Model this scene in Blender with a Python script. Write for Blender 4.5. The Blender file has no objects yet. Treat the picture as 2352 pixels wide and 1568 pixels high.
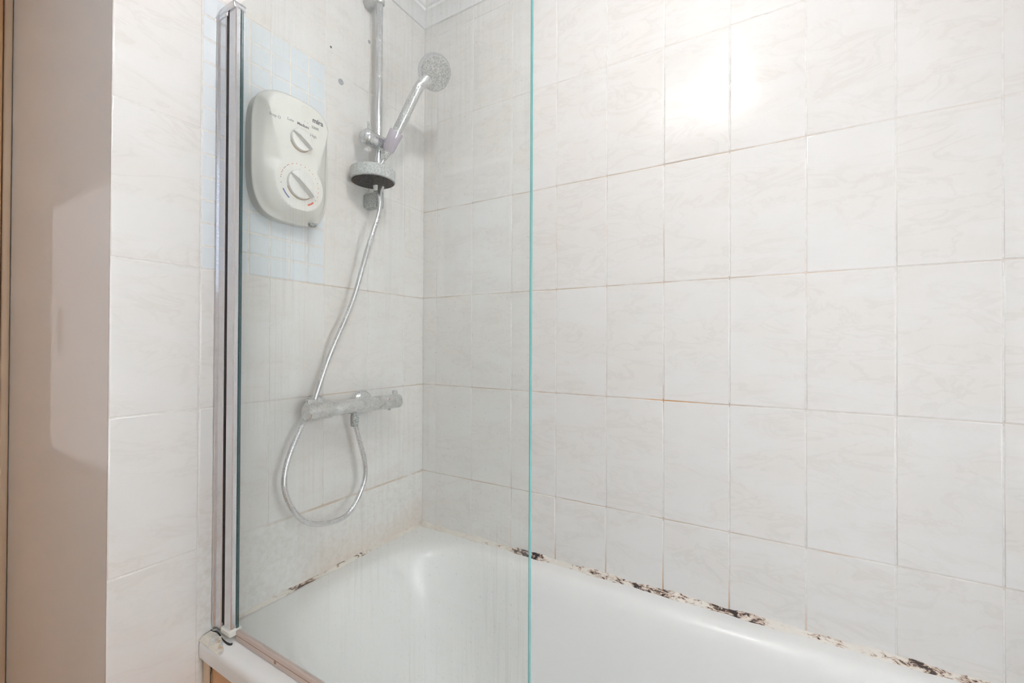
import bpy, bmesh, math, random
from mathutils import Vector, Matrix

random.seed(7)
sc = bpy.context.scene
COL = sc.collection
Z0 = 1.045            # scene heights are measured from the eye-level tile joint; the floor lies 1.045 below it

# ------------------------------------------------------------------ camera
cam_d = bpy.data.cameras.new('camera')
cam_d.sensor_width = 36.0
cam_d.lens = 36.0 * 1002.41 / 2352
cam_d.clip_start = 0.02
cam = bpy.data.objects.new('camera', cam_d)
COL.objects.link(cam)
yaw, pitch, roll = -0.54037, 0.00629, 0.00458
fw = Vector((math.sin(yaw) * math.cos(pitch), math.cos(yaw) * math.cos(pitch), math.sin(pitch)))
rt = Vector((math.cos(yaw), -math.sin(yaw), 0))
up = rt.cross(fw)
rt2 = rt * math.cos(roll) + up * math.sin(roll)
up2 = up * math.cos(roll) - rt * math.sin(roll)
M = Matrix((rt2, up2, -fw)).transposed().to_4x4()
M.translation = Vector((1.05353, -1.14957, 0.14074 + Z0))
cam.matrix_world = M
sc.camera = cam

# ------------------------------------------------------------------ world, sun, exposure
world = bpy.data.worlds.new('world')
sc.world = world
world.use_nodes = True
bg = world.node_tree.nodes['Background']
bg.inputs[0].default_value = (0.95, 0.97, 1.0, 1)
bg.inputs[1].default_value = 10.3

SUN_DIR = Vector((-0.12, 1.16, -0.62))
sun_d = bpy.data.lights.new('sun', 'SUN')  # sun added to throw the light patch onto the alcove wall
sun_d.energy = 3.8
sun_d.angle = math.radians(0.9)
sun_d.color = (1.0, 0.96, 0.9)
sun = bpy.data.objects.new('sun', sun_d)
COL.objects.link(sun)
sun.rotation_euler = SUN_DIR.to_track_quat('-Z', 'Y').to_euler()
sun.location = (0.2, -4, 5)

BULB = 330.0        # radiance of the small bulb
OPAL_FILL = 4.6         # radiance of the added opal fill light
sc.view_settings.view_transform = 'Standard'
sc.view_settings.look = 'None'
sc.view_settings.exposure = 0.0
sc.view_settings.gamma = 1.0
sc.view_settings.use_curve_mapping = False
sc.cycles.use_light_tree = False
sc.cycles.adaptive_threshold = 0.25
sc.cycles.adaptive_min_samples = 16
sc.cycles.max_bounces = 10
sc.cycles.diffuse_bounces = 4
sc.cycles.glossy_bounces = 4
sc.cycles.transparent_max_bounces = 16
sc.cycles.caustics_reflective = False
sc.cycles.caustics_refractive = False
sc.cycles.sample_clamp_indirect = 6.0

# ------------------------------------------------------------------ materials
class NT:
    def __init__(s, name):
        s.m = bpy.data.materials.new(name)
        s.m.use_nodes = True
        s.t = s.m.node_tree
        s.b = s.t.nodes['Principled BSDF']
        s.out = s.t.nodes['Material Output']
    def n(s, typ, **kw):
        nd = s.t.nodes.new(typ)
        for k, v in kw.items():
            if k.startswith('i_'):
                key = k[2:]
                key = int(key) if key.isdigit() else key
                nd.inputs[key].default_value = v
            else:
                setattr(nd, k, v)
        return nd
    def l(s, a, b):
        s.t.links.new(a, b)
    def math(s, op, a, b=None, c=None, clamp=False):
        nd = s.n('ShaderNodeMath', operation=op)
        nd.use_clamp = clamp
        for i, v in enumerate((a, b, c)):
            if v is None: continue
            if isinstance(v, (int, float)): nd.inputs[i].default_value = v
            else: s.l(v, nd.inputs[i])
        return nd.outputs[0]
    def ramp(s, fac, stops):
        r = s.n('ShaderNodeValToRGB')
        els = r.color_ramp.elements
        while len(els) < len(stops): els.new(0.5)
        for e, (p, c) in zip(els, stops):
            e.position = p
            e.color = c if len(c) == 4 else (*c, 1)
        s.l(fac, r.inputs[0])
        return r.outputs[0]
    def smooth(s, v, lo, hi):
        r = s.n('ShaderNodeMapRange', interpolation_type='SMOOTHSTEP')
        r.inputs['From Min'].default_value = lo
        r.inputs['From Max'].default_value = hi
        s.l(v, r.inputs['Value'])
        return r.outputs['Result']
    def mix(s, fac, a, b):
        nd = s.n('ShaderNodeMix', data_type='RGBA')
        for sock, v in ((nd.inputs[0], fac), (nd.inputs[6], a), (nd.inputs[7], b)):
            if isinstance(v, (int, float)): sock.default_value = v
            elif isinstance(v, tuple): sock.default_value = v if len(v) == 4 else (*v, 1)
            else: s.l(v, sock)
        return nd.outputs[2]
    def noise(s, vec, scale, detail=3, rough=0.5, dist=0.0):
        nd = s.n('ShaderNodeTexNoise')
        nd.inputs['Scale'].default_value = scale
        nd.inputs['Detail'].default_value = detail
        nd.inputs['Roughness'].default_value = rough
        nd.inputs['Distortion'].default_value = dist
        if vec is not None: s.l(vec, nd.inputs['Vector'])
        return nd.outputs['Fac']
    def coord(s, kind='Object', scale=None, loc=None):
        tc = s.n('ShaderNodeTexCoord')
        o = tc.outputs[kind]
        if scale or loc:
            mp = s.n('ShaderNodeMapping')
            if scale: mp.inputs['Scale'].default_value = scale
            if loc: mp.inputs['Location'].default_value = loc
            s.l(o, mp.inputs['Vector'])
            o = mp.outputs[0]
        return o
    def bump(s, h, strength=0.2, dist=0.001):
        b = s.n('ShaderNodeBump')
        b.inputs['Strength'].default_value = strength
        b.inputs['Distance'].default_value = dist
        s.l(h, b.inputs['Height'])
        s.l(b.outputs[0], s.b.inputs['Normal'])
    def set(s, **kw):
        for k, v in kw.items():
            k = k.replace('_', ' ')
            if isinstance(v, tuple) and len(v) == 3: v = (*v, 1)
            s.b.inputs[k].default_value = v

def plain(name, col, rough=0.5, metal=0.0, **kw):
    m = NT(name); m.set(Base_Color=col, Roughness=rough, Metallic=metal, **kw)
    return m.m

def mat_tile(name, base, vein, warm, rough=0.13):
    m = NT(name)
    info = m.n('ShaderNodeObjectInfo')
    tc = m.coord('Object', scale=(1, 1, 2.6))
    off = m.n('ShaderNodeVectorMath', operation='SCALE')
    off.inputs[0].default_value = (37.0, 23.0, 51.0)
    m.l(info.outputs['Random'], off.inputs['Scale'])
    add = m.n('ShaderNodeVectorMath', operation='ADD')
    m.l(tc, add.inputs[0]); m.l(off.outputs[0], add.inputs[1])
    v = add.outputs[0]
    n1 = m.noise(v, 6.5, 4, 0.58, 1.3)
    n2 = m.noise(v, 4, 3, 0.5, 0.8)
    # thin wandering veins where the noise crosses a level
    d = m.math('ABSOLUTE', m.math('SUBTRACT', n1, 0.5))
    line = m.math('SUBTRACT', 1.0, m.smooth(d, 0.0, 0.05))
    patch = m.smooth(n2, 0.30, 0.62)
    f = m.math('MULTIPLY', m.math('MULTIPLY', line, patch), 0.21)
    c1 = m.mix(m.math('MULTIPLY', m.smooth(n2, 0.35, 0.65), 0.8), base, warm)
    c2 = m.mix(f, c1, vein)
    m.l(c2, m.b.inputs['Base Color'])
    m.set(Roughness=rough, IOR=1.5)
    fine = m.noise(m.coord('Object', scale=(1, 1, 1.6)), 120, 3, 0.6, 0.5)
    m.bump(m.math('ADD', m.math('MULTIPLY', fine, 0.6), m.math('MULTIPLY', n1, 0.8)), 0.12, 0.0011)
    return m.m

def mat_grout(name, axis):
    # axis: 0 joint pattern runs along x (right wall), 1 along y (left wall)
    m = NT(name)
    co = m.coord('Object')
    sep = m.n('ShaderNodeSeparateXYZ'); m.l(co, sep.inputs[0])
    h = sep.outputs[axis]; z = sep.outputs[2]
    nz = m.noise(co, 6, 4, 0.6)
    nf = m.noise(co, 60, 4, 0.65)
    base = m.mix(m.smooth(nf, 0.35, 0.75), (0.85, 0.84, 0.82), (0.76, 0.735, 0.70))
    # brown soap line in the horizontal joints
    zz = m.math('ABSOLUTE', m.math('SUBTRACT', m.math('FRACT', m.math('ADD', m.math('DIVIDE', z, 0.3), 10.5)), 0.5))
    horiz = m.math('SUBTRACT', 1.0, m.smooth(zz, 0.012, 0.02))
    if axis == 0:
        low = m.math('SUBTRACT', 1.0, m.smooth(z, 0.68, 1.0))
    else:
        low = m.math('MULTIPLY', m.math('SUBTRACT', 1.0, m.smooth(z, 0.32, 0.45)), m.smooth(h, -0.66, -0.35))
    brown = m.math('MULTIPLY', m.math('MULTIPLY', horiz, low), m.smooth(nz, 0.30, 0.62))
    if axis == 0:
        brown = m.math('MULTIPLY', brown, m.math('SUBTRACT', 1.0, m.math('MULTIPLY', m.smooth(h, 0.95, 1.2), 0.6)))
    c = m.mix(m.math('MULTIPLY', brown, 0.65), base, (0.50, 0.355, 0.235))
    # rust: creeping up the vertical joints from the bath and blooming along some lines
    foot = m.math('SUBTRACT', 1.0, m.smooth(m.math('ADD', z, m.math('MULTIPLY', nz, 0.16)), -0.42, -0.30))
    n3 = m.noise(m.coord('Object', loc=(3.3, 1.7, 0.4)), 4.2, 3, 0.55)
    bloom = m.smooth(n3, 0.56, 0.70)
    if axis == 0:
        span = m.math('MULTIPLY', m.smooth(h, 0.30, 0.50), m.math('SUBTRACT', 1.0, m.smooth(h, 1.0, 1.3)))
    else:
        span = m.math('MULTIPLY', m.smooth(h, -0.5, -0.35), 0.25)
    zr = m.math('SUBTRACT', 1.0, m.smooth(z, 0.45, 0.75))
    rust = m.math('MULTIPLY', m.math('MAXIMUM', m.math('MULTIPLY', foot, 0.9), m.math('MULTIPLY', m.math('MULTIPLY', bloom, zr), m.math('ADD', m.math('MULTIPLY', horiz, 0.6), 0.4))), span)
    c = m.mix(m.math('MULTIPLY', rust, 0.85), c, (0.60, 0.27, 0.045))
    spot = m.smooth(m.noise(co, 45, 2, 0.5), 0.73, 0.78)
    c = m.mix(m.math('MULTIPLY', m.math('MULTIPLY', spot, span), 0.9), c, (0.10, 0.035, 0.012))
    m.l(c, m.b.inputs['Base Color'])
    m.set(Roughness=0.75)
    return m.m

def mat_chrome(name, tint=(0.80, 0.82, 0.84), rough=0.12, scale=0.35):
    m = NT(name)
    co = m.coord('Object')
    n = m.noise(co, 420, 3, 0.7)
    big = m.noise(co, 26, 3, 0.6)
    f = m.math('MULTIPLY', m.smooth(n, 0.42, 0.62), m.smooth(big, 0.35, 0.65))
    f = m.math('MULTIPLY', f, scale)
    m.l(m.mix(f, tint, (0.62, 0.62, 0.60)), m.b.inputs['Base Color'])
    m.l(m.math('ADD', m.math('MULTIPLY', f, 0.9), rough), m.b.inputs['Roughness'])
    m.l(m.math('SUBTRACT', 1.0, m.math('MULTIPLY', f, 0.9)), m.b.inputs['Metallic'])
    return m.m

def mat_scale(name, a, b, sc_=240):
    m = NT(name)
    co = m.coord('Object')
    n = m.noise(co, sc_, 4, 0.7)
    m.l(m.mix(m.smooth(n, 0.36, 0.64), a, b), m.b.inputs['Base Color'])
    m.set(Roughness=0.5)
    m.bump(n, 0.4, 0.001)
    return m.m

def mat_glass():
    m = NT('screen_glass')
    t = m.t
    t.nodes.remove(m.b)
    co = m.coord('Object', scale=(1, 1, 0.035))
    st = m.noise(co, 130, 2, 0.7)
    co2 = m.coord('Object', scale=(1, 1, 0.5))
    cl = m.noise(co2, 5, 2, 0.55)
    sp = m.noise(m.coord('Object'), 260, 0, 0.6)
    sep = m.n('ShaderNodeSeparateXYZ'); m.l(m.coord('Object'), sep.inputs[0])
    streak = m.math('MULTIPLY', m.smooth(st, 0.45, 0.72), m.smooth(cl, 0.38, 0.66))
    haze = m.math('ADD', m.math('MULTIPLY', streak, 0.085), m.math('MULTIPLY', m.smooth(cl, 0.3, 0.7), 0.06))
    haze = m.math('ADD', haze, m.math('MULTIPLY', m.smooth(sp, 0.70, 0.78), 0.09))
    haze = m.math('ADD', haze, 0.022)
    tr = m.n('ShaderNodeBsdfTransparent'); tr.inputs[0].default_value = (0.982, 0.994, 0.988, 1)
    gl = m.n('ShaderNodeBsdfGlossy'); gl.inputs['Roughness'].default_value = 0.01
    lw = m.n('ShaderNodeLayerWeight'); lw.inputs['Blend'].default_value = 0.5
    fres = m.math('ADD', m.math('MULTIPLY', m.math('POWER', lw.outputs['Facing'], 5.0), 0.9), 0.022)
    mx = m.n('ShaderNodeMixShader')
    m.l(fres, mx.inputs[0]); m.l(tr.outputs[0], mx.inputs[1]); m.l(gl.outputs[0], mx.inputs[2])
    df = m.n('ShaderNodeBsdfDiffuse'); df.inputs[0].default_value = (0.97, 0.98, 0.965, 1)
    tl = m.n('ShaderNodeBsdfTranslucent'); tl.inputs[0].default_value = (0.97, 0.98, 0.965, 1)
    md = m.n('ShaderNodeMixShader'); md.inputs[0].default_value = 0.5
    m.l(df.outputs[0], md.inputs[1]); m.l(tl.outputs[0], md.inputs[2])
    m2 = m.n('ShaderNodeMixShader')
    m.l(haze, m2.inputs[0]); m.l(mx.outputs[0], m2.inputs[1]); m.l(md.outputs[0], m2.inputs[2])
    m.l(m2.outputs[0], m.out.inputs[0])
    return m.m

def mat_wood(name, a, b, axis='Z', rough=0.4):
    m = NT(name)
    s = {'Z': (14, 14, 0.7), 'Y': (14, 0.7, 14), 'X': (0.7, 14, 14)}[axis]
    co = m.coord('Object', scale=s)
    n = m.noise(co, 4, 5, 0.6, 0.8)
    m.l(m.ramp(n, [(0.3, a), (0.7, b)]), m.b.inputs['Base Color'])
    m.set(Roughness=rough)
    return m.m

def mat_sealant(name, lo, hi, axis=0):
    m = NT(name)
    sc3 = (1, 1, 1)
    co = m.coord('Object')
    sep = m.n('ShaderNodeSeparateXYZ'); m.l(co, sep.inputs[0])
    h = sep.outputs[axis]
    st = m.coord('Object', scale=(0.45, 1, 1) if axis == 0 else (1, 0.45, 1))
    n = m.noise(st, 95, 6, 0.72, 0.6)
    b = m.noise(co, 9, 3, 0.6)
    amt = m.math('MULTIPLY', m.smooth(h, *lo), m.math('SUBTRACT', 1.0, m.smooth(h, *hi)))
    lev = m.math('ADD', n, m.math('MULTIPLY', m.math('SUBTRACT', b, 0.5), 0.75))
    mould = m.math('MULTIPLY', m.smooth(lev, 0.56, 0.63), amt)
    brown = m.math('MULTIPLY', m.smooth(lev, 0.47, 0.60), m.math('ADD', m.math('MULTIPLY', amt, 0.8), 0.2))
    c = m.mix(m.math('MULTIPLY', brown, 0.75), (0.80, 0.76, 0.70), (0.42, 0.24, 0.14))
    hue = m.noise(m.coord('Object', loc=(4, 2, 1)), 5, 2, 0.5)
    dark = m.mix(m.smooth(hue, 0.4, 0.6), (0.035, 0.014, 0.008), (0.016, 0.017, 0.028))
    c = m.mix(mould, c, dark)
    m.l(c, m.b.inputs['Base Color'])
    m.set(Roughness=0.45)
    m.bump(n, 0.5, 0.002)
    return m.m

def mat_paint(name, col, rough=0.45):
    m = NT(name)
    n = m.noise(m.coord('Object'), 3, 4, 0.55)
    c2 = tuple(x * 0.94 for x in col)
    m.l(m.mix(n, col, c2), m.b.inputs['Base Color'])
    m.set(Roughness=rough)
    m.bump(m.noise(m.coord('Object'), 90, 3, 0.6), 0.08, 0.001)
    return m.m

MAT = dict(
    tile=mat_tile('ceramic_tile', (0.845, 0.835, 0.825), (0.66, 0.625, 0.59), (0.83, 0.80, 0.77)),
    mosaic=plain('mosaic_tile', (0.785, 0.835, 0.875), 0.10),
    grout_r=mat_grout('grout_stained', 0),
    grout_l=mat_grout('grout_plain', 1),
    chrome=mat_chrome('chrome'),
    chrome_old=mat_chrome('limescaled_chrome', (0.74, 0.76, 0.77), 0.2, 0.8),
    alu=mat_chrome('polished_aluminium', (0.83, 0.83, 0.86), 0.14, 0.1),
    glass=mat_glass(),
    glass_edge=plain('glass_edge', (0.15, 0.41, 0.40), 0.15),
    glass_dark=plain('glass_edge_inner', (0.01, 0.07, 0.08), 0.2),
    enamel=plain('bath_enamel', (0.91, 0.91, 0.90), 0.24, Coat_Weight=0.05, Coat_Roughness=0.05),
    plastic=plain('white_plastic', (0.84, 0.84, 0.80), 0.22),
    plastic_side=plain('white_plastic_back', (0.80, 0.80, 0.76), 0.3),
    knob=plain('knob_plastic', (0.85, 0.85, 0.83), 0.2),
    print_grey=plain('grey_print', (0.18, 0.18, 0.20), 0.5),
    print_pale=plain('worn_grey_print', (0.42, 0.42, 0.42), 0.5),
    print_red=plain('red_print', (0.75, 0.16, 0.12), 0.5),
    print_blue=plain('blue_print', (0.13, 0.16, 0.36), 0.5),
    rustline=plain('rust_line', (0.55, 0.36, 0.22), 0.6),
    nozzle=mat_scale('scaled_nozzle_plate', (0.30, 0.31, 0.31), (0.60, 0.60, 0.58)),
    dish=mat_scale('frosted_dish', (0.38, 0.41, 0.41), (0.62, 0.64, 0.63)),
    dish_dark=mat_scale('scaled_dish_base', (0.16, 0.18, 0.18), (0.66, 0.68, 0.67), 300),
    bracket=mat_scale('scaled_bracket', (0.20, 0.23, 0.22), (0.62, 0.64, 0.64), 280),
    lilac=plain('translucent_sleeve', (0.60, 0.56, 0.64), 0.15, 0.3),
    hose=mat_chrome('hose_silver', (0.74, 0.75, 0.77), 0.2, 0.25),
    seal_strip=plain('dirty_seal', (0.70, 0.58, 0.52), 0.4),
    seal_line=plain('seal_dirt', (0.42, 0.24, 0.16), 0.6),
    gunk_and_shade=plain('black_gunk_and_gap_shade', (0.02, 0.016, 0.014), 0.6),
    seal_r=mat_sealant('mouldy_sealant', (0.18, 0.42), (1.55, 1.75), 0),
    seal_l=mat_sealant('stained_sealant', (-0.62, -0.45), (-0.28, -0.22), 1),
    paint=mat_paint('wall_paint', (0.915, 0.91, 0.905)),
    paint_white=mat_paint('white_paint', (0.92, 0.92, 0.92), 0.6),
    ceiling=mat_paint('ceiling_paint', (0.92, 0.92, 0.93), 0.7),
    pine=mat_wood('pine', (0.60, 0.33, 0.15), (0.72, 0.45, 0.24)),
    pine_pale=mat_wood('pale_pine', (0.64, 0.47, 0.32), (0.70, 0.55, 0.40)),
    pine_x=mat_wood('pine_panel', (0.56, 0.27, 0.10), (0.64, 0.34, 0.14), 'X', 0.3),
    floor=mat_wood('floor_boards', (0.70, 0.45, 0.27), (0.78, 0.54, 0.36), 'X'),
    hole=plain('hole_dark', (0.12, 0.12, 0.13), 0.8),
    plug=plain('grey_plug', (0.36, 0.37, 0.40), 0.6),
    window_glass=None,
)
def emit(name, col, s):
    m = NT(name); m.set(Base_Color=(0, 0, 0), Emission_Color=col, Emission_Strength=s); return m.m
MAT['bulb'] = emit('lit_bulb', (1.0, 0.99, 0.975), BULB)
MAT['opal'] = emit('lit_opal_fill', (1.0, 0.99, 0.98), OPAL_FILL)
def mat_pane(name, tint):
    m = NT(name); m.t.nodes.remove(m.b)
    tr = m.n('ShaderNodeBsdfTransparent'); tr.inputs[0].default_value = (*tint, 1); gl = m.n('ShaderNodeBsdfGlossy'); gl.inputs['Roughness'].default_value = 0.02
    mx = m.n('ShaderNodeMixShader'); mx.inputs[0].default_value = 0.03
    m.l(tr.outputs[0], mx.inputs[1]); m.l(gl.outputs[0], mx.inputs[2]); m.l(mx.outputs[0], m.out.inputs[0])
    return m.m
MAT['window_glass'] = mat_pane('window_pane', (.96, .97, .97))
MAT['clear_glass'] = mat_pane('clear_pane', (.985, .996, .990))
MAT['tinted_glass'] = mat_pane('tinted_pane', (.30, .31, .33))

# ------------------------------------------------------------------ geometry helpers
def origin_of(o):
    v = Vector((0, 0, 0))
    while o is not None:
        v += o.location; o = o.parent
    return v

def obj(name, data, mat, parent=None, smooth=True, loc=None):
    """data: (verts, faces) in room coordinates -> ONE mesh object"""
    verts, faces = data[:2]
    base = origin_of(parent)
    if loc is not None: base = Vector(loc)
    me = bpy.data.meshes.new(name)
    me.from_pydata([tuple(Vector(v) - base) for v in verts], [], faces)
    mats = mat if isinstance(mat, (list, tuple)) else [mat]
    for m_ in mats: me.materials.append(MAT[m_])
    if len(data) > 2:
        me.polygons.foreach_set('material_index', data[2])
    bm = bmesh.new(); bm.from_mesh(me)
    bmesh.ops.recalc_face_normals(bm, faces=bm.faces)
    bm.to_mesh(me); bm.free()
    if smooth:
        me.polygons.foreach_set('use_smooth', [True] * len(me.polygons))
        try: me.set_sharp_from_angle(angle=math.radians(38 if smooth is True else smooth))
        except Exception: pass
    o = bpy.data.objects.new(name, me)
    COL.objects.link(o)
    if parent is not None: o.parent = parent
    o.location = base - origin_of(parent)
    return o

def tag(o, label=None, cat=None, group=None, kind=None):
    if label: o['label'] = label
    if cat: o['category'] = cat
    if group: o['group'] = group
    if kind: o['kind'] = kind
    return o

def thing(name, loc, label, cat, group=None, kind=None):
    o = bpy.data.objects.new(name, None)
    o.empty_display_size = 0.05
    COL.objects.link(o)
    o.location = loc
    return tag(o, label, cat, group, kind)

def merge(*ds):
    V, F = [], []
    for d in ds:
        n = len(V); V += list(d[0]); F += [tuple(i + n for i in f) for f in d[1]]
    return V, F

def box(x0, x1, y0, y1, z0, z1):
    V = [(x, y, z) for x in (x0, x1) for y in (y0, y1) for z in (z0, z1)]
    F = [(0, 1, 3, 2), (4, 6, 7, 5), (0, 4, 5, 1), (2, 3, 7, 6), (0, 2, 6, 4), (1, 5, 7, 3)]
    return V, F

def rbox(x0, x1, y0, y1, z0, z1, r=0.003, seg=3):
    bm = bmesh.new()
    V, F = box(x0, x1, y0, y1, z0, z1)
    vs = [bm.verts.new(v) for v in V]
    for f in F: bm.faces.new([vs[i] for i in f])
    bmesh.ops.recalc_face_normals(bm, faces=bm.faces)
    bmesh.ops.bevel(bm, geom=list(bm.edges), offset=r, segments=seg, profile=0.5, affect='EDGES')
    bm.verts.index_update()
    out = [tuple(v.co) for v in bm.verts], [tuple(v.index for v in f.verts) for f in bm.faces]
    bm.free()
    return out

def frame_from(axis):
    a = Vector(axis).normalized()
    t = Vector((0, 0, 1)) if abs(a.z) < 0.9 else Vector((0, 1, 0))
    u = t.cross(a).normalized(); v = a.cross(u)
    return a, u, v

def lathe(profile, centre, axis, n=32, u=None):
    """profile: list of (along, radius)"""
    a, U, W = frame_from(axis)
    c = Vector(centre)
    V, F, rings = [], [], []
    for (h, r) in profile:
        if r < 1e-6:
            rings.append([len(V)]); V.append(tuple(c + a * h))
        else:
            rings.append(list(range(len(V), len(V) + n)))
            for i in range(n):
                t = 2 * math.pi * i / n
                V.append(tuple(c + a * h + U * (r * math.cos(t)) + W * (r * math.sin(t))))
    for A, B in zip(rings, rings[1:]):
        for i in range(n):
            j = (i + 1) % n
            if len(A) == 1 and len(B) == 1: continue
            if len(A) == 1: F.append((A[0], B[j], B[i]))
            elif len(B) == 1: F.append((A[i], A[j], B[0]))
            else: F.append((A[i], A[j], B[j], B[i]))
    if len(rings[0]) > 1: F.append(tuple(reversed(rings[0])))
    if len(rings[-1]) > 1: F.append(tuple(rings[-1]))
    return V, F

def catmull(pts, per=10):
    P = [Vector(p) for p in pts]
    P = [P[0] * 2 - P[1]] + P + [P[-1] * 2 - P[-2]]
    out = []
    for i in range(1, len(P) - 2):
        p0, p1, p2, p3 = P[i - 1:i + 3]
        for k in range(per):
            t = k / per
            out.append(0.5 * ((2 * p1) + (p2 - p0) * t + (2 * p0 - 5 * p1 + 4 * p2 - p3) * t * t + (3 * p1 - p0 - 3 * p2 + p3) * t ** 3))
    out.append(P[-2])
    return out

def tube(path, radius, n=14, cap=True):
    P = [Vector(p) for p in path]
    R = radius if isinstance(radius, (list, tuple)) else [radius] * len(P)
    V, F = [], []
    T = [(P[min(i + 1, len(P) - 1)] - P[max(i - 1, 0)]).normalized() for i in range(len(P))]
    _, u, _ = frame_from(T[0])
    for i, p in enumerate(P):
        u = (u - T[i] * u.dot(T[i])).normalized(); w = T[i].cross(u)
        for k in range(n):
            a = 2 * math.pi * k / n
            V.append(tuple(p + (u * math.cos(a) + w * math.sin(a)) * R[i]))
    for i in range(len(P) - 1):
        for k in range(n):
            j = (k + 1) % n
            F.append((i * n + k, i * n + j, (i + 1) * n + j, (i + 1) * n + k))
    if cap:
        F.append(tuple(reversed(range(n)))); F.append(tuple(range((len(P) - 1) * n, len(P) * n)))
    return V, F

def extrude_profile(prof, axis, t0, t1):
    """closed 2D profile swept along axis ('x': prof=(y,z); 'y': prof=(x,z); 'z': prof=(x,y))"""
    def mk(p, t):
        return {'x': (t, p[0], p[1]), 'y': (p[0], t, p[1]), 'z': (p[0], p[1], t)}[axis]
    n = len(prof)
    V = [mk(p, t0) for p in prof] + [mk(p, t1) for p in prof]
    F = [(i, (i + 1) % n, n + (i + 1) % n, n + i) for i in range(n)]
    F += [tuple(range(n)), tuple(range(n, 2 * n))]
    return V, F

def text_mesh(name, s, size, pos, parent, mat, bold=0.0, align='CENTER', tilt=0.0, xscale=1.0, depth=0.0003):
    cu = bpy.data.curves.new(name, 'FONT')
    cu.body = s; cu.size = size; cu.align_x = align; cu.align_y = 'CENTER'; cu.extrude = depth; cu.offset = bold
    cu.resolution_u = 3
    tmp = bpy.data.objects.new(name + '_tmp', cu)
    COL.objects.link(tmp)
    dg = bpy.context.evaluated_depsgraph_get(); dg.update()
    me = bpy.data.meshes.new_from_object(tmp.evaluated_get(dg))
    bpy.data.objects.remove(tmp); bpy.data.curves.remove(cu)
    # text right -> +y, text up -> +z, facing +x
    R = Matrix(((0, 0, 1), (1, 0, 0), (0, 1, 0))).to_4x4()
    me.transform(R @ Matrix.Rotation(tilt, 4, 'Z') @ Matrix.Diagonal((xscale, 1, 1, 1)))
    me.materials.clear(); me.materials.append(MAT[mat])
    me.name = name
    o = bpy.data.objects.new(name, me)
    COL.objects.link(o)
    o.parent = parent
    o.location = Vector(pos) - origin_of(parent)
    return o

FLOOR, CEIL = -1.045, 1.325
BACK, LEFT, RIGHT = -1.72, -0.735, 1.78

# ------------------------------------------------------------------ room shell
def struct(name, data, mat, label, cat, smooth=False):
    return tag(obj(name, data, mat, None, smooth), label, cat, None, 'structure')

floor = struct('floor', box(LEFT - .1, RIGHT + .1, BACK - .1, 0.1, FLOOR - .06, FLOOR), 'paint_white',
               'floor of warm brown wooden boards below the bath', 'floor')
k = 0
y = BACK
while y < -0.70:
    y2 = min(y + 0.14, -0.66)
    obj('plank', rbox(LEFT, RIGHT, y + .001, y2 - .001, FLOOR - .002, FLOOR + .012, .002, 1), 'floor', floor, False)
    y += 0.14
ceiling = struct('ceiling', box(LEFT - .1, RIGHT + .1, BACK - .1, 0.1, CEIL, CEIL + .06), 'ceiling',
                 'plain white painted ceiling above the shower', 'ceiling')

wl = merge(box(-.10, -.0009, -.738, .0009, FLOOR, CEIL), box(-.006, -.0009, -.8405, -.738, FLOOR, CEIL))
wall_left = struct('wall_left', wl, 'grout_l', 'tiled wall carrying the shower fittings and a square mosaic patch', 'wall')
wall_right = struct('wall_right', box(-.10, RIGHT + .1, .0009, .10, FLOOR, CEIL), 'grout_r',
                    'long wall of pale marbled tiles with rusty joints beside the bath', 'wall')
wall_alc = struct('wall_alcove', box(LEFT - .1, -.006, -.838, -.738, FLOOR, CEIL), 'paint',
                  'plain grey painted wall at the left of the tiled corner', 'wall')
wall_far = struct('wall_cupboard', box(LEFT - .1, LEFT, BACK, -.838, FLOOR, CEIL), 'paint_white',
                  'painted wall behind the pine cupboard at the far left', 'wall')
EW = (-1.03, -.60, -.40, .74)       # unseen window added for fill daylight at the bath foot: y0, y1, z0, z1
we = merge(box(RIGHT, RIGHT + .1, BACK, EW[0], FLOOR, CEIL), box(RIGHT, RIGHT + .1, EW[1], .0009, FLOOR, CEIL),
           box(RIGHT, RIGHT + .1, EW[0], EW[1], FLOOR, EW[2]), box(RIGHT, RIGHT + .1, EW[0], EW[1], EW[3], CEIL))
wall_end = struct('wall_end', we, 'paint_white', 'white painted wall with an added window at the foot end of the bath', 'wall')
w2 = thing('fill_window', (RIGHT, (EW[0] + EW[1]) / 2, EW[2]), 'unseen white framed window added at the foot end of the bath for fill light', 'window', None, 'structure')
fy0, fy1, fz0, fz1 = EW
fr_ = [box(RIGHT + .03, RIGHT + .07, fy0, fy0 + .04, fz0, fz1), box(RIGHT + .03, RIGHT + .07, fy1 - .04, fy1, fz0, fz1),
       box(RIGHT + .03, RIGHT + .07, fy0 + .04, fy1 - .04, fz0, fz0 + .04), box(RIGHT + .03, RIGHT + .07, fy0 + .04, fy1 - .04, fz1 - .04, fz1),
       box(RIGHT + .03, RIGHT + .07, fy0 + .04, fy1 - .04, .36, .40)]
obj('window_frame', merge(*fr_), 'paint_white', w2, False)
for (a_, b_) in ((fz0 + .04, .36), (.40, fz1 - .04)):
    obj('pane', box(RIGHT + .048, RIGHT + .052, fy0 + .04, fy1 - .04, a_, b_), 'window_glass', w2, False)
obj('window_sill', rbox(RIGHT - .03, RIGHT + .04, fy0 - .02, fy1 + .02, fz0 - .025, fz0, .004, 2), 'paint_white', w2)
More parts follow.
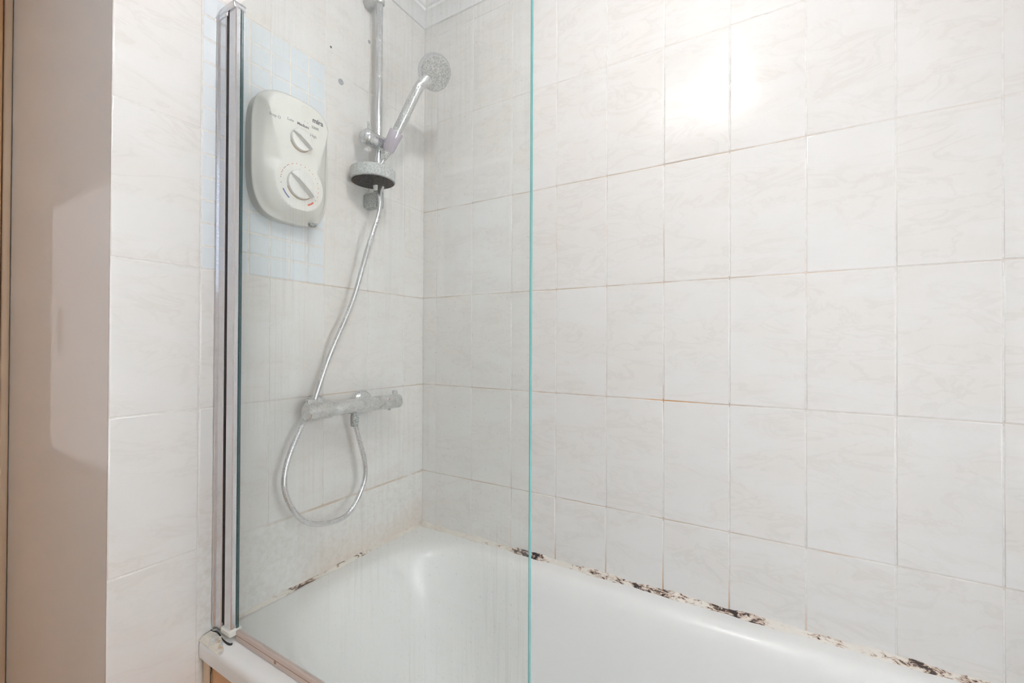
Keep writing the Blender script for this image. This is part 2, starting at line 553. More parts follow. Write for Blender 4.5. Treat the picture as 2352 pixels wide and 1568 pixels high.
# back wall with a small added window, sized to cast the alcove light patch
ty = (-0.841 - BACK) / SUN_DIR.y
wx0, wx1 = -.352 - SUN_DIR.x * ty, .012 - SUN_DIR.x * ty
wz0, wz1 = -.103 - SUN_DIR.z * ty, .449 - SUN_DIR.z * ty
wb = merge(box(LEFT - .1, wx0, BACK - .1, BACK, FLOOR, CEIL), box(wx1, RIGHT + .1, BACK - .1, BACK, FLOOR, CEIL),
           box(wx0, wx1, BACK - .1, BACK, FLOOR, wz0 - .05), box(wx0, wx1, BACK - .1, BACK, wz1 + .09, CEIL))
wall_back = struct('wall_back', wb, 'paint_white', 'white painted wall with a small added window behind the viewer', 'wall')
win = thing('patch_window', (wx0, BACK, wz0 - .05), 'small white framed window added behind the viewer to cast the alcove light patch', 'window', None, 'structure')
def portal(name, loc, direction, w, h):
    ld = bpy.data.lights.new(name, 'AREA'); ld.shape = 'RECTANGLE'; ld.size = w; ld.size_y = h
    ld.cycles.is_portal = True
    o = bpy.data.objects.new(name, ld); COL.objects.link(o)
    o.location = (loc[0], loc[1], loc[2] + Z0)
    o.rotation_euler = Vector(direction).to_track_quat('-Z', 'Z').to_euler()
portal('daylight_portal', ((wx0 + wx1) / 2, BACK - .02, (wz0 + wz1) / 2), (0, 1, 0), wx1 - wx0, wz1 - wz0)
portal('daylight_portal', (RIGHT + .08, (EW[0] + EW[1]) / 2, (EW[2] + EW[3]) / 2), (-1, 0, 0), EW[1] - EW[0], EW[3] - EW[2])
# frame sits in the reveal, its clear opening is the lit opening
obj('window_frame', merge(box(wx0 - .045, wx0, BACK, BACK + .012, wz0 - .05, wz1 + .09), box(wx1, wx1 + .045, BACK, BACK + .012, wz0 - .05, wz1 + .09),
                          box(wx0, wx1, BACK - .008, BACK + .012, wz0 - .05, wz0), box(wx0, wx1, BACK - .008, BACK + .012, wz1, wz1 + .09)), 'paint_white', win, False)
obj('pane', box(wx0, wx1, BACK - .006, BACK - .003, wz0, wz1), 'tinted_glass', win, False)
hb = [(-.311, .127), (-.279, .2136)]
obj('shadow_bar', rbox(-.309 - SUN_DIR.x * ty, -.281 - SUN_DIR.x * ty, BACK + .001, BACK + .010, .127 - SUN_DIR.z * ty, .213 - SUN_DIR.z * ty, .003, 2), 'alu', win)  # bar added to cast the dark mark inside the light patch

# ------------------------------------------------------------------ wall tiles
def tile_mesh(name, w, h, mat, edge=0.0019, t=0.006, sink=0.0008):
    """tile in its own plane: local x = across, z = up, faces +n (local y = -1 side is the face)"""
    rings = [(0, t), (0, sink), (edge * .12, sink * .5), (edge * .42, sink * .14), (edge, 0.0), (edge * 1.5, 0.0)]
    V, F = [], []
    for ins, dep in rings:
        a, b = w / 2 - ins, h / 2 - ins
        V += [(-a, dep, -b), (a, dep, -b), (a, dep, b), (-a, dep, b)]
    for r in range(len(rings) - 1):
        for i in range(4):
            j = (i + 1) % 4
            F.append((r * 4 + i, r * 4 + j, r * 4 + 4 + j, r * 4 + 4 + i))
    n = (len(rings) - 1) * 4
    F.append((n, n + 1, n + 2, n + 3))
    me = bpy.data.meshes.new(name)
    me.from_pydata(V, [], F)
    me.materials.append(MAT[mat])
    me.polygons.foreach_set('use_smooth', [True] * len(F))
    return me

MESHES = {}
def put_tile(name, wall, side, a0, a1, z0, z1, gap, mat, jitter=0.0, edge=0.0019):
    w, h = round(a1 - a0 - gap, 4), round(z1 - z0 - gap, 4)
    key = (w, h, mat)
    if key not in MESHES: MESHES[key] = tile_mesh(name, w, h, mat, edge)
    o = bpy.data.objects.new(name, MESHES[key])
    COL.objects.link(o)
    o.parent = wall
    c, zc = (a0 + a1) / 2, (z0 + z1) / 2
    j = lambda s: random.uniform(-s, s)
    if side == 'R':
        o.location = (c, j(.00015), zc); o.rotation_euler = (j(jitter), j(.0006), j(jitter))
    else:
        o.location = (j(.00015), c, zc); o.rotation_euler = (j(.0006), j(jitter), math.pi / 2 + j(jitter))
    return o

JR = [0.0] + [0.06107 + .15041 * i for i in range(12)]
JR[-1] = min(JR[-1], RIGHT)
ROWS = [-.495, -.3, 0.0, .3, .6, .9, 1.2, 1.262]
for r0, r1 in zip(ROWS, ROWS[1:]):
    for a0, a1 in zip(JR, JR[1:]):
        put_tile('tile', wall_right, 'R', a0, a1, r0, r1, .0026, 'tile', .0022)
JL = [0.0] + [-(.0931 + .1498 * i) for i in range(5)] + [-.8412]
ROWSL = [FLOOR, -.9, -.6, -.3, 0.0, .3, .6, .9, 1.2, 1.262]
for r0, r1 in zip(ROWSL, ROWSL[1:]):
    for i, (a1, a0) in enumerate(zip(JL, JL[1:])):
        outside = a1 < -.69
        if not outside and r1 <= -.3:
            if r0 < -.59: continue
            r0b = -.495
        else: r0b = r0
        if .29 < r0 < .89 and i in (3, 4): continue
        put_tile('tile', wall_left, 'L', a0, a1, r0b if not outside else r0, r1, .0026, 'tile', .0016)
# mosaic square: six columns by twelve rows
MY = [-.6924 + .04995 * i for i in range(7)]
for i in range(6):
    for j in range(12):
        put_tile('mosaic_tile', wall_left, 'L', MY[i], MY[i + 1], .3 + .05 * j, .35 + .05 * j, .0042, 'mosaic', .006, .0028)
# old drill holes with plugs in the fittings wall
for (yy, zz, r, mt) in ((-.3434, .8823, .0085, 'plug'), (-.2439, 1.056, .0050, 'plug'), (-.2405, .452, .0050, 'plug'), (-.3767, .9619, .0032, 'hole')):
    obj('drill_hole', lathe([(-.001, r), (.0006, r), (.0009, r * .82), (.0002, r * .7), (.0002, 0)], (0, yy, zz), (1, 0, 0), 16), mt, wall_left)

# ------------------------------------------------------------------ plaster coving
cov = [(0, 1.243), (.006, 1.243), (.013, 1.249), (.022, 1.256), (.034, 1.262), (.044, 1.265), (.0445, 1.274), (.052, 1.276),
       (.060, 1.284), (.067, 1.298), (.071, 1.313), (.078, 1.314), (.078, CEIL), (0, CEIL)]
def coving(name, runs, label):
    V, F = [], []
    n = len(cov)
    for pts in runs: V += pts
    for s in range(len(runs) - 1):
        for i in range(n):
            j = (i + 1) % n
            F.append((s * n + i, s * n + j, (s + 1) * n + j, (s + 1) * n + i))
    F += [tuple(range(n)), tuple(range((len(runs) - 1) * n, len(runs) * n))]
    return tag(obj(name, (V, F), 'ceiling', None, 30), label, 'coving', None, 'structure')
coving('trim_1', [[(d, -.841, z) for d, z in cov], [(d, -d, z) for d, z in cov]], 'white plaster coving above the shower fittings wall')
coving('trim_2', [[(d, -d, z) for d, z in cov], [(RIGHT, -d, z) for d, z in cov]], 'white plaster coving along the long tiled wall')

# ------------------------------------------------------------------ bathtub
def rrect(x0, x1, y0, y1, r, z, k=9):
    out = []
    for cx, cy, a0 in ((x1 - r, y1 - r, 0), (x0 + r, y1 - r, 90), (x0 + r, y0 + r, 180), (x1 - r, y0 + r, 270)):
        for i in range(k):
            a = math.radians(a0 + 90 * i / (k - 1))
            out.append((cx + r * math.cos(a), cy + r * math.sin(a), z))
    return out
RIM = -.4905
rings = [
    rrect(.002, 1.70, -.686, -.004, .004, -.532), rrect(.001, 1.70, -.690, -.003, .004, -.530), rrect(.001, 1.70, -.6905, -.003, .004, -.506),
    rrect(.001, 1.70, -.689, -.003, .004, -.499), rrect(.001, 1.70, -.685, -.003, .004, -.4935), rrect(.001, 1.70, -.679, -.003, .004, RIM),
    rrect(.001, 1.70, -.671, -.003, .004, RIM + .0012), rrect(.02, 1.68, -.655, -.02, .06, RIM + .0012), rrect(.052, 1.64, -.637, -.040, .17, RIM),
    rrect(.064, 1.63, -.628, -.049, .185, RIM - .002), rrect(.075, 1.62, -.620, -.058, .19, RIM - .007), rrect(.085, 1.61, -.613, -.066, .19, RIM - .016),
    rrect(.093, 1.60, -.607, -.072, .19, RIM - .030), rrect(.103, 1.595, -.600, -.078, .19, RIM - .055), rrect(.125, 1.585, -.588, -.090, .19, RIM - .13),
    rrect(.165, 1.57, -.572, -.106, .18, RIM - .25), rrect(.20, 1.555, -.560, -.118, .17, RIM - .34), rrect(.225, 1.545, -.548, -.130, .16, RIM - .375),
    rrect(.26, 1.52, -.525, -.153, .14, RIM - .395), rrect(.32, 1.47, -.475, -.203, .10, RIM - .402)]
V, F = [], []
n = len(rings[0])
for rg in rings: V += rg
for s in range(len(rings) - 1):
    for i in range(n):
        j = (i + 1) % n
        F.append((s * n + i, s * n + j, (s + 1) * n + j, (s + 1) * n + i))
F.append(tuple(range((len(rings) - 1) * n, len(rings) * n)))
tub = obj('bathtub', (V, F), 'enamel', None, 60, loc=(.85, -.35, RIM - .40))
tag(tub, 'glossy white bathtub with a rounded rim along the tiled walls', 'bathtub')

# pine bath panel
bp = thing('bath_panel', (.85, -.672, FLOOR), 'orange pine panel closing the bath side below the white rim', 'bath panel')
obj('board', rbox(.032, 1.70, -.677, -.665, FLOOR + .012, -.531, .0015, 2), 'pine_x', bp, False)
es = obj('edge_strip', rbox(.002, .028, -.682, -.662, FLOOR + .012, -.531, .002, 2), 'pine_pale', bp, False)
crack = [(.0295 + random.uniform(-.0022, .0022), -.6785, -.531 - .011 * i) for i in range(45)]
obj('crack', tube(crack, .0009, 5), 'gunk_and_shade', bp)

# ------------------------------------------------------------------ sealant beads
def bead(name, axis, t0, t1, label, mat, step=.004, big=.013):
    prof0 = [(0, 0), (-1.0, .02), (-.93, .16), (-.66, .40), (-.40, .66), (-.16, .93), (0, 1.0)]
    V, F = [], []
    m = len(prof0)
    N = int((t1 - t0) / step)
    ph = random.random() * 9
    for i in range(N + 1):
        t = t0 + (t1 - t0) * i / N
        sz = big * (1 + .16 * math.sin(t * 31 + ph) + .10 * math.sin(t * 83 + ph) + random.uniform(-.05, .05))
        for (a, b) in prof0:
            d, z = a * sz, RIM - .0005 + b * sz
            V.append((t, d + .0005, z) if axis == 'x' else (-d - .0005, t, z))
    for i in range(N):
        for q in range(m):
            r = (q + 1) % m
            F.append((i * m + q, i * m + r, (i + 1) * m + r, (i + 1) * m + q))
    F += [tuple(range(m)), tuple(range(N * m, (N + 1) * m))]
    o = obj(name, (V, F), mat, None, 60)
    return tag(o, label, 'sealant')
bead('silicone_sealant', 'x', .006, RIGHT - .08, 'mouldy black and cream silicone bead where the bath meets the long tiled wall', 'seal_r')
bead('silicone_sealant', 'y', -.640, -.006, 'faintly stained silicone bead under the wall that carries the shower valve', 'seal_l', big=.009)
# the lumpy old patch on the rim at the foot of the screen
V, F = [], []
nu, nv = 26, 20
for i in range(nu + 1):
    for j in range(nv + 1):
        u, v = i / nu, j / nv
        x = .001 + .088 * u * (0.82 + .18 * math.sin(v * 7 + 1)); yv = -.6895 + .050 * v
        edge = min(1, u * 6 + .4) * min(1, (1 - u) * 4) * min(1, v * 7) * min(1, (1 - v) * 6)
        zt = RIM + .0012 - max(0, (-.679 - yv)) * .5
        z = zt - .0012 + edge * (.0042 + .003 * (1 - u)) + edge * random.uniform(-.0006, .0006)
        V.append((x, yv, z))
for i in range(nu):
    for j in range(nv):
        a = i * (nv + 1) + j
        F.append((a, a + 1, a + nv + 2, a + nv + 1))
mo = NT('old_sealant')
co = mo.coord('Object')
nn = mo.noise(co, 60, 5, .7)
c = mo.mix(mo.smooth(nn, .45, .6), (0.80, 0.76, 0.67), (0.60, 0.61, 0.62))
c = mo.mix(mo.math('MULTIPLY', mo.smooth(mo.noise(co, 38, 3, .6), .56, .66), .7), c, (0.62, 0.42, 0.22))
mo.l(c, mo.b.inputs['Base Color']); mo.set(Roughness=.6); mo.bump(nn, .7, .003)
MAT['seal_old'] = mo.m
tag(obj('silicone_sealant', (V, F), 'seal_old', None, 60), 'lumpy cream and grey sealant patch on the bath rim below the screen post', 'sealant')

# ------------------------------------------------------------------ shower screen
ss = thing('shower_screen', (.40, -.652, RIM), 'clear glass bath screen with chrome posts, hazy with limescale and a teal free edge', 'shower screen')
ZB, ZT = -.470, .868
pr = [(0, -.6405), (0, -.6630), (.003, -.6652), (.008, -.6655), (.0105, -.6638), (.0125, -.6625), (.034, -.6625), (.0365, -.6640), (.0385, -.6625), (.0385, -.6405)]
obj('wall_channel', extrude_profile(pr, 'z', -.4755, .856), 'alu', ss, 25)
pr2 = [(.0470, -.6470), (.0470, -.6600), (.0485, -.6620), (.0730, -.6620), (.0750, -.6605), (.0750, -.6530), (.0700, -.6520), (.0700, -.6470)]
obj('hinge_post', extrude_profile(pr2, 'z', -.4640, .854), 'alu', ss, 25)
obj('hinge_gap', box(.0380, .0475, -.6580, -.6430, -.4700, .852), 'gunk_and_shade', ss, False)  # black strip standing in for the shade between channel and post
tc_ = merge(rbox(.012, .0735, -.6665, -.6400, .8545, .8690, .003, 3), rbox(.006, .040, -.6645, -.6400, .848, .862, .002, 2))
obj('top_cap', tc_, 'alu', ss)
obj('bottom_cap', rbox(.040, .0785, -.6665, -.6400, -.4790, -.4635, .0045, 3), 'plastic_side', ss)
gv, gf = box(.060, .7815, -.6520, -.6470, ZB, ZT)
gp = obj('glass_pane', (gv, gf, [1, 1, 0, 1, 1, 1]), ['glass', 'clear_glass'], ss, False)
obj('polished_edge', box(.7815, .7825, -.65205, -.64695, ZB, ZT), 'glass_edge', gp, False)
obj('inner_edge', box(.0750, .0765, -.65225, -.6467, ZB, .853), 'glass_dark', gp, False)
sl = obj('bottom_seal', rbox(.078, .780, -.6540, -.6452, RIM + .0015, ZB + .003, .002, 2), 'seal_strip', ss)
obj('dirt_line', box(.080, .778, -.6543, -.6535, ZB - .0068, ZB - .0056), 'seal_line', sl, False)
obj('dirt_spot', lathe([(0, .004), (.001, .003), (.0014, 0)], (.222, -.6538, ZB - .010), (0, -1, 0), 10), 'seal_line', sl)
# black gunk under the caps
lump = [tube(catmull([(.044, -.6655, RIM + .0035), (.056, -.6672, RIM + .0030), (.070, -.6680, RIM + .0026), (.080, -.6668, RIM + .0024), (.0835, -.6635, RIM + .0022)], 8), [.0010 + .0016 * (i / 32) for i in range(33)], 8),
        tube(catmull([(.003, -.6672, RIM + .0060), (.010, -.6672, RIM + .0055), (.016, -.6655, RIM + .0070), (.026, -.6645, RIM + .0075), (.040, -.6650, RIM + .0045)], 8), [.0009 + .0008 * abs(math.sin(i * 1.7)) for i in range(33)], 8)]
obj('gunk_and_shade', merge(*lump), 'gunk_and_shade', ss)

# ------------------------------------------------------------------ electric shower
YC, ZC = -.505, .594
es = thing('electric_shower', (0, YC, ZC - .155), 'cream electric shower box with two round knobs on the mosaic patch', 'shower unit')
def outline(k, t):
    """unit outline scaled by k about the middle, t in 0..1"""
    a = 2 * math.pi * t
    ca, sa = math.cos(a), math.sin(a)
    e = 2 / 4.4 if sa > 0 else 2 / 3.6
    y = .0995 * math.copysign(abs(ca) ** e, ca)
    z = .156 * math.copysign(abs(sa) ** e, sa)
    if z > 0: z *= 1 - .10 * (y / .0995) ** 2
    return y * k, z * k
def seg_d(p, a, b):
    ab = (b[0] - a[0], b[1] - a[1]); ap = (p[0] - a[0], p[1] - a[1])
    t = max(0, min(1, (ap[0] * ab[0] + ap[1] * ab[1]) / (ab[0] ** 2 + ab[1] ** 2)))
    return math.hypot(ap[0] - ab[0] * t, ap[1] - ab[1] * t)
NT_ = 150
OUT = [outline(1, i / NT_) for i in range(NT_)]
def d_out(p): return min(seg_d(p, OUT[i], OUT[(i + 1) % NT_]) for i in range(NT_))
TRAP = [(-.088, .13), (.088, .13), (.037, -.052), (-.037, -.052)]
DIALZ = -.068
def d_in(p):
    y, z = p
    dc = max(0, math.hypot(y, z - DIALZ) - .062)
    inside = z > -.052 and abs(y) < .037 + (z + .052) / .182 * .051
    dt = 0 if inside else min(seg_d(p, TRAP[i], TRAP[(i + 1) % 4]) for i in range(4))
    if z > .13 and abs(y) < .088: dt = 0
    return min(dc, dt)
SIDE, FACE = .030, .0625
V, F = [], []
ks = [1, 1, 1, .992, .975, .955, .93] + [.93 - .93 * (i / 42) for i in range(1, 42)]
xs = [.0225, .024, SIDE - .004, SIDE - .001]
for r, kk in enumerate(ks):
    for i in range(NT_):
        yv, zv = outline(kk, i / NT_)
        if r < 4: x = xs[r]
        else:
            do, di = d_out((yv, zv)), d_in((yv, zv))
            f = do / (do + di + 1e-6)
            f = f if di > 0 else 1.0
            topround = min(1.0, do / .022)
            x = SIDE + (FACE - SIDE) * f * (1 - (1 - topround) ** 2)
        V.append((x, YC + yv, ZC + zv))
for r in range(len(ks) - 1):
    for i in range(NT_):
        j = (i + 1) % NT_
        F.append((r * NT_ + i, r * NT_ + j, (r + 1) * NT_ + j, (r + 1) * NT_ + i))
V.append((FACE, YC, ZC)); cidx = len(V) - 1
b_ = (len(ks) - 1) * NT_
for i in range(NT_): F.append((b_ + i, b_ + (i + 1) % NT_, cidx))
cover = obj('cover', (V, F), 'plastic', es, 25)
V, F = [], []
for (x, kk) in ((.0005, .985), (.0195, .985), (.0215, .975)):
    for i in range(NT_):
        yv, zv = outline(kk, i / NT_); V.append((x, YC + yv, ZC + zv))
for r in range(2):
    for i in range(NT_):
        j = (i + 1) % NT_; F.append((r * NT_ + i, r * NT_ + j, (r + 1) * NT_ + j, (r + 1) * NT_ + i))
F += [tuple(range(NT_)), tuple(range(2 * NT_, 3 * NT_))]
obj('back_plate', (V, F), 'plastic_side', es, 25)

def knob(name, zc, R, ang, h):
    x0 = FACE
    k_ = obj(name, lathe([(-.002, R), (.005, R), (.0075, R * .975), (.0085, R * .93), (.0085, 0)], (x0, YC, zc), (1, 0, 0), 48), 'knob', es)
    ring = tube([(x0 + .0006, YC + (R + .0011) * math.cos(a), zc + (R + .0011) * math.sin(a)) for a in [math.radians(200 + 6 * i) for i in range(20)]], .0007, 6)
    obj('rust_ring', ring, 'rustline', k_)
    # pointer ridge: narrow tip, broad heel, rising to a blade
    c, s = math.cos(ang), math.sin(ang)
    def P(a, b, x): return (x0 + x, YC + a * c - b * s, zc + a * s + b * c)
    xb, xt = .0070, h
    prof = [(-R * 1.02, R * .07, xt * .62), (-R * .5, R * .16, xt), (R * .45, R * .26, xt), (R * 1.02, R * .30, xt * .82)]
    Vv, Ff = [], []
    for (a, w, t) in prof:
        Vv += [P(a, -w, xb), P(a, -w * .62, t), P(a, w * .62, t), P(a, w, xb)]
    for i in range(len(prof) - 1):
        for q in range(4):
            Ff.append((i * 4 + q, i * 4 + (q + 1) % 4, i * 4 + 4 + (q + 1) % 4, i * 4 + 4 + q))
    Ff += [(0, 1, 2, 3), (12, 13, 14, 15)]
    obj('pointer', (Vv, Ff), 'knob', k_, False)
    obj('index_line', box(0, .0004, -.004, .004, -.0004, .0004), 'print_grey', k_, False).location = Vector(P(-R * .72, R * .34, .0087)) - origin_of(k_)
    return k_
knob('power_knob', ZC + .042, .0265, math.radians(-27), .0200)
knob('temperature_dial', ZC + DIALZ + .001, .0345, math.radians(-33), .0225)
FX = FACE + .0003
text_mesh('printed_word', 'Stop O', .0095, (FX, YC - .064, ZC + .074), cover, 'print_pale', .0001)
text_mesh('printed_word', 'Low', .0095, (FX, YC - .026, ZC + .081), cover, 'print_pale', .0001)
text_mesh('printed_word', 'Medium', .0095, (FX, YC + .006, ZC + .081), cover, 'print_grey', .0001)
text_mesh('printed_word', 'High', .0095, (FX, YC + .034, ZC + .066), cover, 'print_pale', .0001)
text_mesh('printed_word', 'mira', .0165, (FX, YC + .046, ZC + .106), cover, 'print_grey', .0005)
text_mesh('printed_word', 'zest', .0125, (FX, YC + .039, ZC + .089), cover, 'print_pale', .0003)
def dots(angs, rad, r):
    out = []
    for a in angs:
        a = math.radians(a)
        out.append(lathe([(0, r), (.0003, r), (.0003, 0)], (FX - .0002, YC + rad * math.cos(a), ZC + DIALZ + .001 + rad * math.sin(a)), (1, 0, 0), 8))
    return merge(*out)
def arc(a0, a1, rad, w):
    V, F = [], []
    N = 12
    for i in range(N + 1):
        a = math.radians(a0 + (a1 - a0) * i / N)
        for rr in (rad - w, rad + w):
            V.append((FX + .0001, YC + rr * math.cos(a), ZC + DIALZ + .001 + rr * math.sin(a)))
    for i in range(N): F.append((2 * i, 2 * i + 1, 2 * i + 3, 2 * i + 2))
    return V, F
RD = .0495
obj('red_scale', merge(dots([-33 + 13.5 * i for i in range(16)], RD, .0011), dots([112, 126, 140, 154, 168], RD, .0007)), 'print_red', cover, False)
obj('blue_scale', dots([133, 147, 161, 175, 190], RD, .0011), 'print_blue', cover, False)
obj('red_bar', arc(-66, -44, RD - .001, .0019), 'print_red', cover, False)
obj('blue_bar', arc(206, 234, RD - .001, .0017), 'print_blue', cover, False)
obj('speaker_dots', dots([20, 100, 60], .012, .0007), 'print_grey', cover, False).location = Vector((0, .012, .148))
obj('outlet_nub', lathe([(0, .011), (.006, .010), (.009, .006), (.009, 0)], (.036, YC + .052, ZC - .146), (0, 0.1, -1), 16), 'bracket', es)

# ------------------------------------------------------------------ riser rail
RX, RY = .050, -.249
rr = thing('riser_rail', (0, RY, .545), 'vertical chrome riser rail with slider and round dish on the shower wall', 'shower rail')
obj('rail', lathe([(0, .0098), (.63, .0098)], (RX, RY, .548), (0, 0, 1), 28), 'chrome', rr)
def bracket(zc):
    up_ = extrude_profile([(0.0005, -1), (RX + .014, -1), (RX + .014, 1), (.0005, 1)], 'z', 0, 1)
    b1 = rbox(.0005, .052, RY - .0145, RY + .0145, zc - .022, zc + .022, .006, 3)
    b2 = lathe([(-.024, .0135), (-.022, .0150), (.020, .0150), (.024, .0130)], (RX, RY, zc), (0, 0, 1), 24)
    return merge(b1, b2)
obj('bracket', bracket(.565), 'bracket', rr)
obj('bracket', merge(lathe([(0.0005, .016), (.040, .016), (.060, .013), (.066, .008), (.066, 0)], (0, RY - .004, 1.162), (1, 0, 0), 24),
                     lathe([(-.020, .0130), (-.018, .0145), (.020, .0145), (.024, .012)], (RX, RY, 1.166), (0, 0, 1), 24)), 'chrome_old', rr)
# slider: horizontal barrel across the rail, domed knob with a small lever
SZ = .729
sd = obj('slider', lathe([(-.043, .012), (-.042, .0195), (-.030, .0210), (.020, .0210), (.030, .0190), (.031, 0)], (.060, RY - .006, SZ), (0, 1, 0.02), 32), 'chrome', rr)
obj('slider_knob', lathe([(.002, .0225), (-.006, .0235), (-.014, .0210), (-.021, .0135), (-.024, .0)], (.060, RY - .047, SZ), (0, 1, 0.02), 32), 'chrome', sd)
obj('slider_lever', rbox(.0575, .0630, RY - .0505, RY - .0440, SZ + .014, SZ + .045, .0015, 2), 'chrome_old', sd)
# round dish
DX, DY, DZ = .0655, -.2835, .622
dp = [(-.017, .0595), (-.015, .0622), (.014, .0625), (.0165, .0610), (.0165, .0575), (.004, .0560), (.003, 0)]
dish = obj('dish', lathe(dp, (DX, DY, DZ), (0, 0, 1), 56), 'dish', rr)
obj('dish_base', lathe([(-.0172, .0585), (-.0172, 0)], (DX, DY, DZ - .0006), (0, 0, 1), 40), 'dish_dark', dish)
obj('dish_stem', lathe([(-.033, .014), (-.020, .016), (-.016, .018)], (RX, RY, DZ), (0, 0, 1), 24), 'chrome_old', dish)
# sleeve that grips the hand shower
HB, HT = Vector((.083, -.2480, .700)), Vector((.192, -.2345, .862))
hd = (HT - HB).normalized()
obj('hand_shower_sleeve', merge(lathe([(.000, .0150), (.004, .0175), (.055, .0205), (.060, .0195), (.060, .0155), (.0, .0125)], HB + hd * .004, hd, 28),
                        rbox(.058, .088, RY - .003, RY + .026, SZ - .016, SZ + .015, .006, 3)), 'lilac', rr)

# ------------------------------------------------------------------ hand shower
hs = thing('hand_shower', HB, 'chrome hand shower with a round scaled spray face held in the slider', 'hand shower')
HC = Vector((.226, -.2005, .9125))
hn = Vector((.75, -.24, -.62)).normalized()
path = catmull([HB - hd * .004, HB + hd * .06, HB + hd * .12, HT, HT * .45 + (HC - hn * .012) * .55], 8)
radii = [.0118 + .0022 * math.sin(min(1, i / 20) * 2.2) for i in range(len(path))]
radii[-6:] = [.0142, .0150, .0158, .0166, .0172, .0172]
obj('handle', tube(path, radii, 24), 'chrome_old', hs)
head = obj('head', lathe([(-.032, 0), (-.031, .022), (-.028, .036), (-.022, .0450), (-.012, .0482), (.000, .0480), (.0035, .0455)], HC, hn, 48), 'chrome', hs)
obj('spray_face', lathe([(.0030, .0440), (.0048, .0425), (.0052, .020), (.0046, 0)], HC, hn, 48), 'nozzle', head)
noz = []
_, hu, hv = frame_from(hn)
for ring_r, cnt in ((.010, 7), (.020, 14), (.030, 22), (.038, 28)):
    for i in range(cnt):
        a = 2 * math.pi * i / cnt
        noz.append(lathe([(.004, .0014), (.0064, .0010), (.0064, 0)], HC + hu * ring_r * math.cos(a) + hv * ring_r * math.sin(a), hn, 6))
obj('nozzles', merge(*noz), 'nozzle', head)['kind'] = 'stuff'

# ------------------------------------------------------------------ hose
VZ = -.031
sh = thing('shower_hose', (.060, -.336, VZ - .06), 'smooth silver hose looping below the bar valve up to the hand shower', 'hose')
hp = [HB - hd * .002, HB - hd * .030 + Vector((-.002, 0, -.004)), (.0665, -.2570, .640), (.0680, -.2600, .580), (.0700, -.2645, .520), (.062, -.2970, .413), (.047, -.3360, .260),
      (.037, -.3980, .115), (.031, -.4345, .010), (.0305, -.4475, -.029), (.034, -.4755, -.063), (.046, -.5230, -.147), (.053, -.5320, -.214),
      (.058, -.4960, -.288), (.060, -.4360, -.322), (.060, -.3560, -.322), (.060, -.3050, -.254), (.060, -.3015, -.194), (.060, -.3210, -.128), (.060, -.3345, -.085), (.060, -.3365, -.060)]
obj('tube', tube(catmull(hp, 12), .0066, 16), 'hose', sh)
obj('hose_nut', lathe([(-.026, .0085), (-.024, .0100), (-.004, .0112), (.004, .0112)], (.060, -.3365, -.062), (0, .05, 1), 20), 'bracket', sh)
obj('hose_cone', lathe([(-.020, .0085), (.0, .0112), (.006, .0112)], HB - hd * .002, hd, 20), 'chrome_old', sh)

# ------------------------------------------------------------------ bar valve
bv = thing('bar_valve', (0, -.34, VZ), 'horizontal chrome thermostatic bar valve on two round wall flanges', 'shower valve')
VX = .060
obj('body', lathe([(0, .0188), (.014, .0200), (.178, .0200), (.180, .0190)], (VX, -.412, VZ), (0, 1, -.012), 36), 'chrome_old', bv)
h1 = obj('flow_handle', lathe([(-.072, .0), (-.072, .0190), (-.069, .0215), (-.004, .0218), (-.001, .0205), (.0, .019)], (VX, -.412, VZ), (0, 1, -.012), 36), 'chrome_old', bv)
obj('handle_tab', rbox(VX - .007, VX + .007, -.482, -.458, VZ + .018, VZ + .031, .002, 2), 'chrome_old', h1)
h2 = obj('temperature_handle', lathe([(.0, .0190), (.002, .0206), (.057, .0206), (.061, .0180), (.062, 0)], (VX, -.232, VZ - .003), (0, 1, -.012), 36), 'chrome_old', bv)
obj('handle_tab', rbox(VX - .005, VX + .005, -.196, -.181, VZ + .014, VZ + .030, .0015, 2), 'chrome_old', h2)
obj('override_button', lathe([(0, .0045), (.006, .0045), (.007, .003), (.007, 0)], (VX + .002, -.212, VZ - .021), (0, 0, -1), 12), 'bracket', h2)
obj('red_mark', box(VX + .018, VX + .0196, -.2275, -.2265, VZ + .001, VZ + .010), 'print_red', h2, False)
for yy in (-.4170, -.2655):
    fl = obj('wall_flange', lathe([(.0005, .0345), (.004, .0345), (.011, .031), (.018, .022), (.020, .0165)], (0, yy, VZ), (1, 0, 0), 40), 'chrome', bv)
    obj('inlet_nut', lathe([(.018, .0160), (.046, .0160)], (0, yy, VZ), (1, 0, 0), 20), 'chrome_old', fl)
obj('outlet', lathe([(.0, .010), (.024, .010)], (VX, -.3365, VZ - .008), (0, 0, -1), 20), 'bracket', bv)

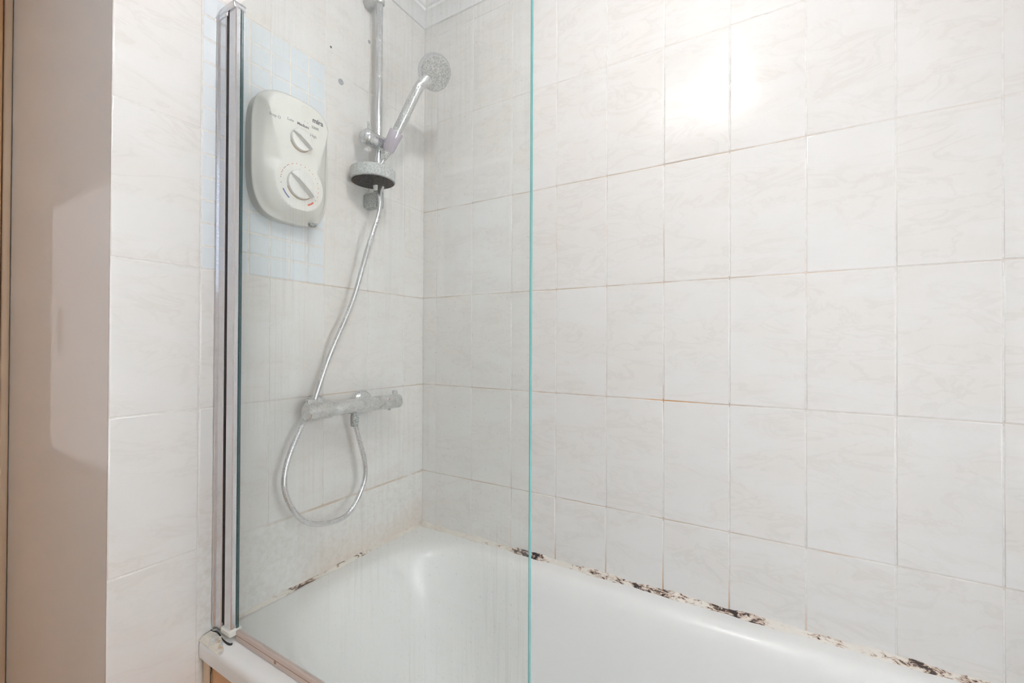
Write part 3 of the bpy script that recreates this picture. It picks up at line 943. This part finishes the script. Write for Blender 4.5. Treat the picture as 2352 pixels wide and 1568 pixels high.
# ------------------------------------------------------------------ pine cupboard at the far left
pc = thing('pine_cupboard', (LEFT, -1.2, FLOOR), 'tall orange pine cupboard with upper and lower doors at the left edge', 'cupboard')
X0 = LEFT + .001
obj('carcass', box(X0, X0 + .012, -1.60, -.840, FLOOR + .012, 1.24), 'pine', pc, False)
obj('stile', rbox(X0 + .012, X0 + .030, -.855, -.839, FLOOR + .012, 1.24, .004, 3), 'pine_pale', pc)
obj('mid_rail', rbox(X0 + .012, X0 + .027, -1.60, -.856, .062, .082, .003, 2), 'pine_pale', pc)
for (z0, z1, kz) in ((.0885, 1.235, .25), (FLOOR + .05, .0565, -.10)):
    d = obj('door', merge(rbox(X0 + .012, X0 + .034, -.915, -.857, z0, z1, .004, 3), rbox(X0 + .012, X0 + .034, -1.40, -1.342, z0, z1, .004, 3),
                          rbox(X0 + .012, X0 + .034, -1.342, -.915, z0, z0 + .06, .004, 3), rbox(X0 + .012, X0 + .034, -1.342, -.915, z1 - .06, z1, .004, 3)), 'pine', pc)
    obj('door_panel', rbox(X0 + .012, X0 + .022, -1.345, -.912, z0 + .055, z1 - .055, .004, 2), 'pine', d)
    obj('moulding', rbox(X0 + .020, X0 + .039, -.877, -.869, z0, z1, .003, 3), 'pine_pale', d)
    obj('knob', lathe([(0, .008), (.012, .008), (.018, .016), (.028, .015), (.032, 0)], (X0 + .034, -1.37, kz), (1, 0, 0), 20), 'pine_pale', d)

# ------------------------------------------------------------------ ceiling lamp (above the frame)
LX, LY, LZ = .905, -.725, 1.165
cl = thing('ceiling_lamp', (LX, LY, CEIL), 'small white ceiling lamp with a bare round bulb above the bath', 'lamp')
obj('ceiling_rose', lathe([(0, .055), (-.006, .055), (-.016, .040), (-.020, .012), (-.020, 0)], (LX, LY, CEIL - .0005), (0, 0, 1), 36), 'plastic', cl)
obj('lamp_holder', lathe([(-.020, .012), (-.060, .014), (-.062, .026), (-.112, .028), (-.116, .020), (-.116, 0)], (LX, LY, CEIL), (0, 0, 1), 32), 'plastic_side', cl)
bm = bmesh.new()
bmesh.ops.create_icosphere(bm, subdivisions=2, radius=.034)
bm.verts.index_update()
bd = ([tuple(v.co + Vector((LX, LY, LZ))) for v in bm.verts], [tuple(v.index for v in f.verts) for f in bm.faces]); bm.free()
obj('bulb', bd, 'bulb', cl)

# unseen opal ceiling light added as soft fill over the middle of the room
OX, OY = .74, -1.16
of = thing('fill_ceiling_light', (OX, OY, CEIL), 'round flush opal fill light added over the middle of the bathroom', 'ceiling light')
obj('base_ring', lathe([(0, .275), (-.022, .275), (-.026, .265), (-.022, .255), (-.004, .255)], (OX, OY, CEIL - .0005), (0, 0, 1), 40), 'plastic', of)
obj('diffuser', lathe([(-.020, .254), (-.036, .225), (-.045, .160), (-.049, .080), (-.050, 0)], (OX, OY, CEIL), (0, 0, 1), 20), 'opal', of)

# ------------------------------------------------------------------ lift everything so that the floor lies at zero
for o in list(sc.objects):
    if o.parent is None and o.type in ('MESH', 'EMPTY'):
        o.location.z += Z0
